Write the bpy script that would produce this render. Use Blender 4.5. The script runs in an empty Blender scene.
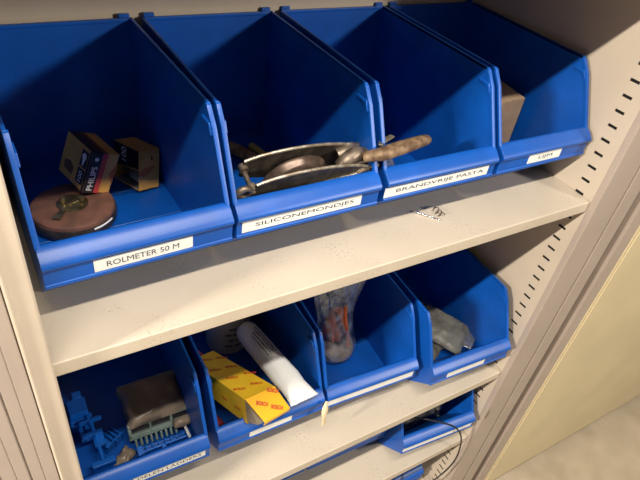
import bpy, bmesh, math, random
from mathutils import Vector, Matrix, Euler, noise
random.seed(7)
S = bpy.context.scene
COL = S.collection

# ------------------------------------------------------------------ camera
cd = bpy.data.cameras.new('camera'); cam = bpy.data.objects.new('camera', cd); COL.objects.link(cam)
cd.sensor_fit = 'HORIZONTAL'; cd.sensor_width = 36; cd.lens = 562.3744 * 36 / 640; cd.clip_start = 0.01
r = Vector((0.8611301290792037, -0.4920279519688935, 0.12791948746508597))
u = Vector((0.22493338977028474, 0.5943973401968586, 0.7720730354916879))
b = Vector((-0.4559165175319745, -0.6360819887783306, 0.6225269733861503))
cam.matrix_world = Matrix(((r.x, u.x, b.x, 0.0016), (r.y, u.y, b.y, -0.4598), (r.z, u.z, b.z, 0.5326), (0, 0, 0, 1)))
S.camera = cam

# ------------------------------------------------------------------ world, lamps, exposure
w = bpy.data.worlds.new('world'); S.world = w; w.use_nodes = True
w.node_tree.nodes['Background'].inputs[0].default_value = (0.95, 0.95, 1.0, 1)
w.node_tree.nodes['Background'].inputs[1].default_value = 0.055

def area(name, loc, target, sx, sy, power, col):
    l = bpy.data.lights.new(name, 'AREA'); l.shape = 'RECTANGLE'; l.size = sx; l.size_y = sy
    l.energy = power; l.color = col
    o = bpy.data.objects.new(name, l); COL.objects.link(o); o.location = loc
    d = Vector(target) - Vector(loc)
    z = -d.normalized(); x = (Vector((1, 0, 0)) - z * z.x).normalized(); y = z.cross(x)
    m = Matrix((x, y, z)).transposed().to_4x4(); m.translation = Vector(loc); o.matrix_world = m
    return o
# ceiling tube almost overhead, left of the cupboard, a far one down the room, and an added fill lamp
area('ceiling_tube', (0.08, -0.50, 1.08), (0.08, -0.2, -0.3), 1.20, 0.030, 24.0, (1.0, 0.92, 0.80))
area('right_wall_fill', (-2.30, -0.50, 1.08), (-2.30, -0.2, -0.3), 1.20, 0.030, 230.0, (1.0, 0.92, 0.80))  # unseen lamp added to brighten the right side wall
area('far_ceiling_tube', (2.05, -2.15, 1.12), (0.4, 0.3, 0.1), 0.25, 0.25, 54.0, (1.0, 0.92, 0.80))
S.view_settings.view_transform = 'Standard'; S.view_settings.look = 'None'
S.view_settings.gamma = 1; S.view_settings.use_curve_mapping = False
S.view_settings.exposure = 0.0

# ------------------------------------------------------------------ materials
def mat(name, col, rough=0.5, metal=0.0, var=0.0, vscale=12.0, bump=0.0, bscale=200.0, spec=0.5, col2=None, trans=0.0, coat=0.0, stretch=None, ramp=(0.4, 0.62)):
    m = bpy.data.materials.new(name); m.use_nodes = True
    n = m.node_tree.nodes; l = m.node_tree.links; p = n['Principled BSDF']
    p.inputs['Base Color'].default_value = (*col, 1); p.inputs['Roughness'].default_value = rough
    p.inputs['Metallic'].default_value = metal; p.inputs['Specular IOR Level'].default_value = spec
    p.inputs['Coat Weight'].default_value = coat
    if trans: p.inputs['Transmission Weight'].default_value = trans
    tc = n.new('ShaderNodeTexCoord'); src = tc.outputs['Object']
    if stretch:
        mp = n.new('ShaderNodeMapping'); mp.inputs['Scale'].default_value = stretch
        l.new(src, mp.inputs[0]); src = mp.outputs[0]
    if col2 is not None or var:
        nz = n.new('ShaderNodeTexNoise'); nz.inputs['Scale'].default_value = vscale; nz.inputs['Detail'].default_value = 6
        l.new(src, nz.inputs[0])
        rp = n.new('ShaderNodeValToRGB'); rp.color_ramp.elements[0].position = ramp[0]; rp.color_ramp.elements[1].position = ramp[1]
        c2 = col2 if col2 is not None else tuple(c * (1 - var) for c in col)
        rp.color_ramp.elements[0].color = (*c2, 1); rp.color_ramp.elements[1].color = (*col, 1)
        l.new(nz.outputs[0], rp.inputs[0]); l.new(rp.outputs[0], p.inputs['Base Color'])
    if bump:
        nb = n.new('ShaderNodeTexNoise'); nb.inputs['Scale'].default_value = bscale; nb.inputs['Detail'].default_value = 3
        l.new(src, nb.inputs[0]); bp = n.new('ShaderNodeBump'); bp.inputs['Strength'].default_value = bump
        bp.inputs['Distance'].default_value = 0.001
        l.new(nb.outputs[0], bp.inputs['Height']); l.new(bp.outputs[0], p.inputs['Normal'])
    return m

PAINT = (0.58, 0.50, 0.40)
def shelf_paint():
    m = mat('shelf paint', PAINT, 0.38, bump=0.25, bscale=900)
    n = m.node_tree.nodes; l = m.node_tree.links; p = n['Principled BSDF']
    tc = n.new('ShaderNodeTexCoord')
    def noise_mask(scale, lo, hi, detail=2.0):
        a = n.new('ShaderNodeTexNoise'); a.inputs['Scale'].default_value = scale; a.inputs['Detail'].default_value = detail
        l.new(tc.outputs['Object'], a.inputs[0])
        q = n.new('ShaderNodeMapRange'); q.inputs[1].default_value = lo; q.inputs[2].default_value = hi
        l.new(a.outputs[0], q.inputs[0]); return q.outputs[0]
    specks = noise_mask(330, 0.60, 0.66); patches = noise_mask(13, 0.50, 0.62); blot = noise_mask(7, 0.35, 0.75, 5)
    mul = n.new('ShaderNodeMath'); mul.operation = 'MULTIPLY'; l.new(specks, mul.inputs[0]); l.new(patches, mul.inputs[1])
    mul2 = n.new('ShaderNodeMath'); mul2.operation = 'MULTIPLY'; l.new(mul.outputs[0], mul2.inputs[0]); mul2.inputs[1].default_value = 0.55
    a = n.new('ShaderNodeMixRGB'); a.inputs[1].default_value = (*PAINT, 1); a.inputs[2].default_value = (0.51, 0.44, 0.34, 1); l.new(blot, a.inputs[0])
    c = n.new('ShaderNodeMixRGB'); c.inputs[2].default_value = (0.16, 0.12, 0.085, 1)
    l.new(a.outputs[0], c.inputs[1]); l.new(mul2.outputs[0], c.inputs[0]); l.new(c.outputs[0], p.inputs['Base Color'])
    return m
M = {}
M['shelf'] = shelf_paint()
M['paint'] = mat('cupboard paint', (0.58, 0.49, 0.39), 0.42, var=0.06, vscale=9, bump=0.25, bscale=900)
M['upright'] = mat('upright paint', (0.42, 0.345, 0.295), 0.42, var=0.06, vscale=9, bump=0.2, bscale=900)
M['door'] = mat('door paint', (0.68, 0.57, 0.36), 0.45, var=0.07, vscale=6, bump=0.2, bscale=900)
M['black'] = mat('gap shade black', (0.01, 0.01, 0.01), 0.8)  # black colour standing in for the shade inside slots and seams
M['blue'] = mat('blue plastic', (0.003, 0.094, 0.47), 0.38, var=0.18, vscale=14, bump=0.12, bscale=700)
M['blue_part'] = mat('mid blue plastic', (0.004, 0.115, 0.50), 0.35)
M['label'] = mat('label paper', (0.80, 0.80, 0.78), 0.5)
M['ink'] = mat('black ink', (0.02, 0.02, 0.025), 0.5)
M['white'] = mat('white print', (0.85, 0.85, 0.85), 0.5)
M['concrete'] = mat('concrete', (0.54, 0.45, 0.33), 0.75, col2=(0.40, 0.33, 0.23), vscale=9, bump=0.5, bscale=60, ramp=(0.3, 0.7))
M['iron'] = mat('worn cast iron', (0.26, 0.21, 0.16), 0.42, 0.6, col2=(0.10, 0.075, 0.055), vscale=60, bump=0.6, bscale=250)
M['dark_iron'] = mat('dark steel plate', (0.085, 0.07, 0.055), 0.5, 0.4, col2=(0.045, 0.035, 0.03), vscale=70, bump=0.5, bscale=300)
M['edge_iron'] = mat('light grey steel', (0.42, 0.38, 0.31), 0.4, 0.6, col2=(0.22, 0.18, 0.13), vscale=90, bump=0.5, bscale=300)
M['rust'] = mat('rusted steel', (0.27, 0.18, 0.105), 0.55, 0.3, col2=(0.12, 0.07, 0.04), vscale=75, bump=0.9, bscale=260)
M['sheave'] = mat('brown sheave', (0.16, 0.115, 0.09), 0.3, 0.5, col2=(0.09, 0.06, 0.045), vscale=60)
M['leather'] = mat('red brown leatherette', (0.21, 0.095, 0.066), 0.5, col2=(0.13, 0.066, 0.048), vscale=40, bump=0.4, bscale=400)
M['brass'] = mat('tarnished brass', (0.38, 0.31, 0.16), 0.3, 0.85, col2=(0.15, 0.12, 0.07), vscale=60)
M['chrome'] = mat('bright metal', (0.8, 0.8, 0.8), 0.15, 1.0)
M['amber'] = mat('amber carton', (0.78, 0.43, 0.10), 0.5, var=0.2, vscale=25)
M['carton_in'] = mat('carton inside', (0.25, 0.25, 0.26), 0.8)
M['print_black'] = mat('black print', (0.022, 0.018, 0.02), 0.45)
M['print_red'] = mat('red print', (0.62, 0.05, 0.07), 0.5)
M['print_bosch'] = mat('brick red print', (0.50, 0.045, 0.015), 0.5)
M['print_orange'] = mat('orange print', (0.60, 0.16, 0.035), 0.5)
M['print_brown'] = mat('brown print', (0.19, 0.085, 0.03), 0.5)
M['cardboard'] = mat('brown cardboard', (0.48, 0.33, 0.21), 0.8, var=0.12, vscale=30)
M['kraft'] = mat('dusty brown paper', (0.30, 0.235, 0.17), 0.28, col2=(0.17, 0.13, 0.095), vscale=16, bump=0.5, bscale=50)
M['yellow'] = mat('yellow carton', (0.80, 0.50, 0.02), 0.42, var=0.12, vscale=20)
M['yellow_flap'] = mat('deep yellow carton', (0.80, 0.42, 0.010), 0.42, var=0.08, vscale=20)
M['grey_carton'] = mat('grey carton inside', (0.15, 0.12, 0.085), 0.8)
M['tube_white'] = mat('white wrapping', (0.80, 0.81, 0.80), 0.4, bump=0.8, bscale=45)
M['tub'] = mat('off-white tub', (0.66, 0.62, 0.52), 0.5, var=0.2, vscale=20)
M['red'] = mat('dull red plastic', (0.28, 0.03, 0.03), 0.45)
M['orange'] = mat('orange film', (0.50, 0.10, 0.02), 0.28, var=0.3, vscale=40)
M['felt'] = mat('grey brown disc', (0.30, 0.23, 0.18), 0.85, col2=(0.17, 0.13, 0.11), vscale=80, bump=0.8, bscale=400)
M['grey_pack'] = mat('grey packet', (0.24, 0.235, 0.20), 0.4, col2=(0.14, 0.135, 0.115), vscale=35, bump=0.8, bscale=60)
M['grey_bag'] = mat('grey bag', (0.12, 0.12, 0.115), 0.5, col2=(0.05, 0.05, 0.05), vscale=35, bump=0.8, bscale=60)
M['green'] = mat('grey green plastic', (0.20, 0.27, 0.245), 0.45, var=0.2, vscale=30)
M['tan'] = mat('dried tan glue', (0.72, 0.58, 0.38), 0.5)
M['rope'] = mat('brown cord', (0.52, 0.30, 0.10), 0.8, col2=(0.28, 0.15, 0.05), vscale=60, bump=1, bscale=300)
M['yel_rub'] = mat('dull yellow rubber', (0.60, 0.45, 0.08), 0.6)
M['cable'] = mat('black rubber', (0.012, 0.012, 0.013), 0.4)
def film(name, tint, amt):
    m = bpy.data.materials.new(name); m.use_nodes = True; n = m.node_tree.nodes; l = m.node_tree.links
    n.remove(n['Principled BSDF']); out = n['Material Output']
    t = n.new('ShaderNodeBsdfTransparent'); t.inputs[0].default_value = (0.93, 0.94, 0.94, 1)
    g = n.new('ShaderNodeBsdfGlossy'); g.inputs[0].default_value = (0.9, 0.9, 0.9, 1); g.inputs[1].default_value = 0.16
    d = n.new('ShaderNodeBsdfDiffuse'); d.inputs[0].default_value = (*tint, 1)
    mx = n.new('ShaderNodeMixShader'); mx.inputs[0].default_value = 0.5; l.new(g.outputs[0], mx.inputs[1]); l.new(d.outputs[0], mx.inputs[2])
    tc = n.new('ShaderNodeTexCoord'); nz = n.new('ShaderNodeTexNoise'); nz.inputs['Scale'].default_value = 55
    l.new(tc.outputs['Object'], nz.inputs[0]); mr = n.new('ShaderNodeMapRange'); mr.inputs[1].default_value = 0.35; mr.inputs[2].default_value = 0.75
    mr.inputs[3].default_value = amt * 0.4; mr.inputs[4].default_value = amt * 1.8; l.new(nz.outputs[0], mr.inputs[0])
    m2 = n.new('ShaderNodeMixShader'); l.new(mr.outputs[0], m2.inputs[0]); l.new(t.outputs[0], m2.inputs[1]); l.new(mx.outputs[0], m2.inputs[2])
    bp = n.new('ShaderNodeBump'); bp.inputs['Strength'].default_value = 0.8; bp.inputs['Distance'].default_value = 0.002
    l.new(nz.outputs[0], bp.inputs['Height']); l.new(bp.outputs[0], g.inputs['Normal']); l.new(m2.outputs[0], out.inputs[0])
    return m
M['film'] = film('clear plastic film', (0.55, 0.56, 0.55), 0.32)
M['film_dusty'] = film('dusty clear film', (0.5, 0.5, 0.46), 0.36)

# ------------------------------------------------------------------ mesh helpers
def box(bm, x0, x1, y0, y1, z0, z1, mi=0, mtx=None):
    v = [Vector((x, y, z)) for x in (x0, x1) for y in (y0, y1) for z in (z0, z1)]
    if mtx: v = [mtx @ p for p in v]
    v = [bm.verts.new(p) for p in v]
    for f in ((0, 1, 3, 2), (4, 6, 7, 5), (0, 4, 5, 1), (2, 3, 7, 6), (0, 2, 6, 4), (1, 5, 7, 3)):
        bm.faces.new([v[i] for i in f]).material_index = mi
def prism(bm, poly, axis, a, c, mi=0):
    def P(p, t):
        return {'x': (t, p[0], p[1]), 'y': (p[0], t, p[1]), 'z': (p[0], p[1], t)}[axis]
    A = [bm.verts.new(P(p, a)) for p in poly]; B = [bm.verts.new(P(p, c)) for p in poly]
    n = len(poly)
    bm.faces.new(A).material_index = mi; bm.faces.new(B[::-1]).material_index = mi
    for i in range(n):
        bm.faces.new((A[i], A[(i + 1) % n], B[(i + 1) % n], B[i])).material_index = mi
def spline(pts, n=8, closed=False):
    P = [Vector(p) for p in pts]; out = []; N = len(P)
    rng = range(N) if closed else range(N - 1)
    for i in rng:
        if closed: p0, p1, p2, p3 = P[i - 1], P[i], P[(i + 1) % N], P[(i + 2) % N]
        else: p0, p1, p2, p3 = P[max(i - 1, 0)], P[i], P[i + 1], P[min(i + 2, N - 1)]
        for k in range(n):
            t = k / n
            out.append(0.5 * ((2 * p1) + (p2 - p0) * t + (2 * p0 - 5 * p1 + 4 * p2 - p3) * t * t + (3 * p1 - p0 - 3 * p2 + p3) * t ** 3))
    if not closed: out.append(P[-1])
    return out
def tube(bm, pts, rad, seg=12, mi=0, closed=False, flat=1.0, up=(0, 0, 1)):
    pts = [Vector(p) for p in pts]; N = len(pts)
    if not hasattr(rad, '__len__'): rad = [rad] * N
    rings = []; ref = Vector(up)
    for i, p in enumerate(pts):
        a = pts[i - 1] if (i > 0 or closed) else p; c = pts[(i + 1) % N] if (i < N - 1 or closed) else p
        t = (c - a).normalized(); s = t.cross(ref)
        if s.length < 1e-4: s = t.cross(Vector((1, 0.1, 0)))
        s.normalize(); q = s.cross(t).normalized()
        rings.append([bm.verts.new(p + (s * math.cos(2 * math.pi * k / seg) + q * flat * math.sin(2 * math.pi * k / seg)) * rad[i]) for k in range(seg)])
    for i in range(N if closed else N - 1):
        A, B = rings[i], rings[(i + 1) % N]
        for k in range(seg):
            bm.faces.new((A[k], A[(k + 1) % seg], B[(k + 1) % seg], B[k])).material_index = mi
    if not closed:
        bm.faces.new(rings[0][::-1]).material_index = mi; bm.faces.new(rings[-1]).material_index = mi
def lathe(bm, prof, seg=40, mi=0, mtx=Matrix()):
    rings = []
    for (rr, z) in prof:
        if rr < 1e-6: rings.append([bm.verts.new(mtx @ Vector((0, 0, z)))])
        else: rings.append([bm.verts.new(mtx @ Vector((rr * math.cos(2 * math.pi * k / seg), rr * math.sin(2 * math.pi * k / seg), z))) for k in range(seg)])
    for A, B in zip(rings, rings[1:]):
        for k in range(seg):
            k2 = (k + 1) % seg
            vs = [A[0] if len(A) == 1 else A[k]] + ([A[k2]] if len(A) > 1 else []) + ([B[k2]] if len(B) > 1 else []) + [B[0] if len(B) == 1 else B[k]]
            if len(vs) >= 3:
                try: bm.faces.new(vs).material_index = mi
                except ValueError: pass
def obj(name, bm, mats, parent=None, smooth=False, bevel=0, seg=2, sub=0, angle=40, mtx=None):
    bmesh.ops.recalc_face_normals(bm, faces=bm.faces[:])
    me = bpy.data.meshes.new(name); bm.to_mesh(me); bm.free()
    for m in (mats if isinstance(mats, (list, tuple)) else [mats]): me.materials.append(m)
    if smooth:
        me.shade_smooth()
        if hasattr(me, 'set_sharp_from_angle'): me.set_sharp_from_angle(angle=math.radians(angle))
    o = bpy.data.objects.new(name, me); COL.objects.link(o)
    if bevel:
        bv = o.modifiers.new('bevel', 'BEVEL'); bv.width = bevel; bv.segments = seg; bv.limit_method = 'ANGLE'; bv.angle_limit = math.radians(35)
        me.shade_smooth(); wn = o.modifiers.new('normals', 'WEIGHTED_NORMAL'); wn.keep_sharp = False
    if sub:
        sb = o.modifiers.new('sub', 'SUBSURF'); sb.levels = sub; sb.render_levels = sub
    if parent: o.parent = parent
    if mtx is not None: o.matrix_local = mtx
    return o
def tag(o, label, cat, group=None):
    o['label'] = label
    o['category'] = cat
    if group: o['group'] = group
    return o
def thing(name, label, cat, loc=(0, 0, 0), rz=0, group=None, mtx=None):
    o = bpy.data.objects.new(name, None); COL.objects.link(o); o.empty_display_size = 0.02
    if mtx is not None: o.matrix_world = mtx
    else: o.location = loc; o.rotation_euler = (0, 0, rz)
    return tag(o, label, cat, group)
def frame(origin, ux, uy):
    ux = Vector(ux).normalized(); uy = Vector(uy).normalized(); n = ux.cross(uy).normalized(); uy = n.cross(ux)
    m = Matrix((ux, uy, n)).transposed().to_4x4(); m.translation = Vector(origin); return m
def lettering(s, parent, origin, ux, uy, width, height, m, name='lettering', depth=0.0002, bold=0.0, italic=0.0):
    c = bpy.data.curves.new(name, 'FONT'); c.body = s; c.size = 1.0; c.extrude = 0.0; c.offset = bold; c.resolution_u = 3; c.shear = italic
    t = bpy.data.objects.new('tmp_text', c); COL.objects.link(t)
    dg = bpy.context.evaluated_depsgraph_get(); dg.update()
    me = bpy.data.meshes.new_from_object(t.evaluated_get(dg)); bpy.data.objects.remove(t); bpy.data.curves.remove(c)
    xs = [v.co.x for v in me.vertices]; ys = [v.co.y for v in me.vertices]
    x0, x1, y0, y1 = min(xs), max(xs), min(ys), max(ys)
    for v in me.vertices:
        v.co.x = (v.co.x - x0) / (x1 - x0) * width; v.co.y = (v.co.y - y0) / (y1 - y0) * height; v.co.z = depth
    me.name = name; me.materials.clear(); me.materials.append(m)
    o = bpy.data.objects.new(name, me); COL.objects.link(o); o.parent = parent
    o.matrix_local = frame(origin, ux, uy); return o
def patch(name, parent, origin, ux, uy, pts, m, th=0.0003):
    bm = bmesh.new(); prism(bm, pts, 'z', 0.0, th)
    return obj(name, bm, m, parent, mtx=frame(origin, ux, uy))

Z2, Z3, Z4 = -0.505, -0.7863, -1.120
XL, XR = -0.022, 0.930
FLOOR = -1.262

# ------------------------------------------------------------------ floor
bm = bmesh.new(); box(bm, -3.5, 6.0, -4.0, 5.0, FLOOR - 0.05, FLOOR)
f = obj('floor', bm, M['concrete']); f['kind'] = 'structure'

# ------------------------------------------------------------------ cupboard
cab = thing('steel_cupboard', 'beige steel cupboard with slotted side walls around the blue bins', 'cupboard', (0.465, 0.2, FLOOR + 0.002))
def cpart(name, bm, m, parent=None, **k):
    o = obj(name, bm, m, parent or cab, **k)
    if parent is None: o.matrix_local = Matrix.Translation(-Vector(cab.location))
    return o
CB, CT = FLOOR + 0.003, 0.72
bm = bmesh.new(); box(bm, XL - 0.1, XR + 0.12, 0.424, 0.432, CB, CT); cpart('back_panel', bm, M['paint'])
bm = bmesh.new(); box(bm, XL - 0.1, XR + 0.12, 0.0, 0.424, CT - 0.02, CT); cpart('top_panel', bm, M['paint'], bevel=0.002)
bm = bmesh.new(); box(bm, XL, XR, 0.0, 0.42, CB, CB + 0.05); cpart('bottom_panel', bm, M['paint'], bevel=0.002)
def slotted(x, sx):
    """inner side wall pierced by a column of short support slots"""
    bm = bmesh.new()
    ya, yb, y1 = 0.0205, 0.0385, 0.424
    y0 = -0.006
    zs = []; z = 0.1965
    while z < CT - 0.04: z += 0.0277
    while z > CB + 0.08:
        zs.append(z); z -= 0.0277
    zs.sort()
    def quad(a, c, d, e, mi=0, xx=x):
        bm.faces.new([bm.verts.new(p) for p in ((xx, a, d), (xx, c, d), (xx, c, e), (xx, a, e))]).material_index = mi
    quad(y0, ya, CB, CT - 0.02); quad(yb, y1, CB, CT - 0.02)
    cur = CB
    for z in zs:
        quad(ya, yb, cur, z - 0.0026); cur = z + 0.0026
        # slot walls and backing, black for the dark of the hole
        for zz in (z - 0.0026, z + 0.0026):
            bm.faces.new([bm.verts.new(p) for p in ((x, ya, zz), (x, yb, zz), (x + sx * 0.004, yb, zz), (x + sx * 0.004, ya, zz))]).material_index = 1
        quad(ya - 0.001, yb + 0.001, z - 0.003, z + 0.003, 1, x + sx * 0.004)
    quad(ya, yb, cur, CT - 0.02)
    quad(y0, y1, CB, CT - 0.02, 0, x + sx * 0.012)
    bmesh.ops.remove_doubles(bm, verts=bm.verts, dist=1e-5)
    return bm
cpart('side_panel', slotted(XR, 1), [M['paint'], M['black']])
cpart('side_panel', slotted(XL, -1), [M['paint'], M['black']])
# right front upright: a folded profile with a groove between its two faces
prR = [(0.9295, 0.0), (0.9300, -0.0115), (0.932, -0.013), (1.0045, -0.013), (1.0065, -0.0115), (1.0075, -0.004), (1.0115, -0.004), (1.0125, -0.0115), (1.0145, -0.013), (1.058, -0.013), (1.060, -0.011), (1.060, 0.424), (1.052, 0.424), (1.052, 0.0)]
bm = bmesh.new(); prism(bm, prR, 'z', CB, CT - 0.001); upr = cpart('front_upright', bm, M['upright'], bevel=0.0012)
bm = bmesh.new(); box(bm, 0.9405, 0.9435, -0.0138, -0.012, -0.688, -0.660)
lt = cpart('latch_slot', bm, M['black'], upr)  # black block painted as the dark of the slot
bm = bmesh.new(); box(bm, 0.9390, 0.9405, -0.0150, -0.012, -0.690, -0.658); box(bm, 0.9405, 0.9435, -0.0142, -0.0125, -0.664, -0.657)
cpart('latch_plate', bm, M['edge_iron'], upr)
# left front upright: beige rolled bead at the opening, then the pinkish ribbed leaf
prB = [(-0.0005, 0.004), (0.0, -0.0105), (-0.002, -0.013), (-0.0185, -0.013), (-0.0195, -0.0125), (-0.0205, -0.0145), (-0.0225, -0.0165), (-0.0245, -0.0150), (-0.0255, -0.011), (-0.0255, 0.004)]
bm = bmesh.new(); prism(bm, prB, 'z', CB, CT - 0.001); cpart('front_upright', bm, M['paint'], bevel=0.0010)
prL = [(-0.0262, 0.006), (-0.0262, -0.0115), (-0.0275, -0.0128), (-0.0405, -0.0128), (-0.0413, -0.0112), (-0.0421, -0.0128), (-0.0540, -0.0128), (-0.0548, -0.0095), (-0.0562, -0.0095), (-0.0570, -0.0128), (-0.0690, -0.0128), (-0.0698, -0.0112), (-0.0706, -0.0128), (-0.084, -0.0128), (-0.0848, -0.0100), (-0.0860, -0.0100), (-0.0868, -0.0128), (-0.1285, -0.0128), (-0.130, -0.011), (-0.130, 0.424), (-0.122, 0.424), (-0.122, 0.006)]
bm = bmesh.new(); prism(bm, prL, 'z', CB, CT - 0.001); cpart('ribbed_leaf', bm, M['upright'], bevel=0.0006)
# right door, swung fully open so it lies in line with the cupboard front
DZ0, DZ1, DX0, DX1 = -1.228, 0.70, 1.100, 2.35
bm = bmesh.new()
box(bm, DX0, DX0 + 0.043, -0.013, 0.012, DZ0, DZ1)
box(bm, DX0 + 0.043, DX1, -0.0155, 0.012, DZ0, DZ1)
dr = cpart('door', bm, M['door'], bevel=0.0018)
bm = bmesh.new(); box(bm, DX0 + 0.052, DX1 - 0.05, -0.0185, -0.015, DZ0 + 0.014, DZ1 - 0.02); cpart('door_lining', bm, M['door'], dr, bevel=0.003)
bm = bmesh.new(); box(bm, DX0 - 0.003, DX0 - 0.0005, -0.0142, 0.013, DZ0 + 0.001, DZ1 - 0.001); box(bm, DX0 - 0.0005, DX0 + 0.042, -0.0142, -0.006, DZ0 + 0.001, DZ1 - 0.001); cpart('door_edge', bm, M['upright'], dr, bevel=0.0018)
bm = bmesh.new(); box(bm, 1.060, DX0 + 0.012, 0.034, 0.037, DZ0, DZ1); box(bm, DX0 + 0.010, DX0 + 0.012, 0.012, 0.034, DZ0, DZ1); cpart('gap_filler', bm, M['upright'], dr)  # filler added behind the gap so it stays dark beside the door
for hz in (-1.0, -0.2, 0.5):
    bm = bmesh.new(); tube(bm, [(1.073, 0.004, hz - 0.03), (1.073, 0.004, hz + 0.03)], 0.006, 12); box(bm, 1.058, 1.101, 0.003, 0.006, hz - 0.028, hz + 0.028); cpart('hinge', bm, M['upright'], dr)

# ------------------------------------------------------------------ shelves
def shelf(z, label):
    pr = [(0.0022, 0.0), (0.0006, -0.0006), (0.0, -0.0022), (0.0, -0.0215), (0.0015, -0.023), (0.018, -0.023), (0.018, -0.0215), (0.003, -0.0215), (0.003, -0.003), (0.418, -0.003), (0.418, -0.023), (0.421, -0.023), (0.421, 0.0)]
    bm = bmesh.new(); prism(bm, pr, 'x', XL + 0.002, XR - 0.001)
    for a in (XL + 0.002, XR - 0.003): box(bm, a, a + 0.002, 0.001, 0.42, -0.020, -0.003)
    o = obj('steel_shelf', bm, M['shelf'], bevel=0.0007); o.location = (0, 0, z)
    return tag(o, label, 'shelf', 'cupboard shelves')
shelf(0.0, 'beige steel shelf under the top row of four blue bins, nail lying on it')
shelf(Z2, 'beige steel shelf under the row of bins holding the yellow box and white tube')
shelf(Z3, 'beige steel shelf third from top, with the cable hanging over its front edge')
shelf(Z4, 'beige steel shelf at the very bottom, below the hanging cable loop')
shelf(0.423, 'beige steel shelf above the top row of bins, shading them')

# ------------------------------------------------------------------ storage bins
BW, BH, BD = 0.2215, 0.228, 0.368
def bin_body():
    bm = bmesh.new(); t = 0.003
    side = [(0.002, 0.078), (0.0, 0.100), (-0.0005, 0.106), (0.006, 0.116), (0.014, 0.124), (0.055, 0.204), (0.072, BH - 0.002), (0.076, BH), (BD, BH), (BD, 0.0), (0.079, 0.0)]
    for x in (0.0015, BW - 0.0015 - t): prism(bm, side, 'x', x, x + t)
    # thick rib along the sloping front edge of each wall
    rib = [(0.012, 0.120), (0.018, 0.120), (0.0595, 0.203), (0.0755, BH - 0.006), (0.076, BH + 0.0003), (0.071, BH - 0.001), (0.054, 0.205)]
    prism(bm, rib, 'x', 0.0, 0.0062); prism(bm, rib, 'x', BW - 0.0062, BW)
    # rolled rims along the top of the side walls and back
    for x in (0.0, BW - 0.0045): prism(bm, [(0.072, BH - 0.004), (BD, BH - 0.004), (BD, BH + 0.0006), (0.074, BH + 0.0006)], 'x', x, x + 0.0045)
    # little stacking notches below the rim corner
    for x0, x1 in ((0.0045, 0.0085), (BW - 0.0085, BW - 0.0045)):
        prism(bm, [(0.0535, 0.196), (0.060, 0.2095), (0.084, 0.2095), (0.082, 0.206), (0.064, 0.204)], 'x', x0, x1)
    # front: label strip, rolled lip, sloping inner and outer wall
    fr = [(0.079, 0.0), (0.003, 0.0735), (-0.0012, 0.0745), (-0.0012, 0.0785), (0.0006, 0.0795), (0.0006, 0.0990), (-0.003, 0.1015), (-0.0045, 0.1045), (-0.0035, 0.1080), (0.000, 0.1120), (0.007, 0.1185), (0.0125, 0.1220), (0.017, 0.1228), (0.0205, 0.1205), (0.0225, 0.1150), (0.030, 0.0950), (0.092, 0.0035), (0.092, 0.0)]
    prism(bm, fr, 'x', 0.0008, BW - 0.0008)
    box(bm, 0.002, BW - 0.002, 0.090, BD, 0.0, 0.0035)
    box(bm, 0.002, BW - 0.002, BD - 0.003, BD, 0.0, BH - 0.002)
    box(bm, 0.0, BW, BD - 0.0045, BD + 0.0003, BH - 0.005, BH + 0.0006)
    # hanging hooks on the back rim
    for x in (0.004, BW - 0.020): box(bm, x, x + 0.016, BD - 0.001, BD + 0.004, BH - 0.012, BH + 0.006)
    # moulded ribs across the bottom
    for y in (0.17, 0.25): box(bm, 0.004, BW - 0.004, y, y + 0.002, 0.003, 0.0042)
    return bm
body0 = None
def storage_bin(x, y, z, rz, label, lab=None, text=None, lh=0.0165, lz=0.0808, group=None, tsp=None):
    """lab = (x0, x1) of the paper label in bin coordinates, text printed on it"""
    global body0
    t = thing('storage_bin', label, 'storage bin', (x, y, z + 0.0003), math.radians(rz), group)
    if body0 is None:
        body0 = obj('bin_body', bin_body(), M['blue'], t, bevel=0.0006, seg=1); body0.name = 'bin_body'
    else:
        c = body0.copy(); COL.objects.link(c); c.parent = t
    if lab:
        bm = bmesh.new(); box(bm, lab[0], lab[1], -0.0002, 0.0008, lz, lz + lh)
        l = obj('label', bm, M['label'], t); l['label'] = 'white paper label'
        if text:
            a, c = tsp or (0.12, 0.88); wd = lab[1] - lab[0]
            lettering(text, l, (lab[0] + wd * a, -0.00025, lz + lh * 0.27), (1, 0, 0), (0, 0, 1), wd * (c - a), lh * 0.46, M['ink'])
    return t
G1, G2, G3 = 'blue bins on the top shelf', 'blue bins on the second shelf', 'blue bins on the third shelf'
storage_bin(0.0105, 0.0405, 0, 2.0, 'blue plastic bin lettered ROLMETER 50 M holding two bulb cartons', (0.053, 0.168), 'ROLMETER 50 M', group=G1, tsp=(0.12, 0.85))
storage_bin(0.2357, 0.0480, 0, 0.5, 'blue plastic bin lettered SILICONEMONDJES with the pulley block in it', (0.008, 0.190), 'SILICONEMONDJES', group=G1, tsp=(0.10, 0.93), lz=0.082)
storage_bin(0.4685, 0.0520, 0, 0, 'blue plastic bin lettered BRANDVRIJE PASTA in the top row', (0.000, 0.206), 'BRANDVRIJE PASTA', group=G1, tsp=(0.10, 0.95), lz=0.081)
storage_bin(0.6990, 0.0520, 0, 0, 'blue plastic bin lettered LIJM at the right end of the top row', (0.070, 0.151), 'LIJM', group=G1, tsp=(0.30, 0.72), lz=0.082)
storage_bin(-0.0135, 0.0600, Z2, -1.0, 'blue plastic bin with the DELEN LADDERS label, left end of the second shelf', (0.085, 0.212), 'DELEN LADDERS', group=G2, tsp=(0.06, 0.94))
storage_bin(0.2230, 0.0560, Z2, -0.5, 'blue plastic bin holding the yellow box and white tube', (0.062, 0.150), None, group=G2)
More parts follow.
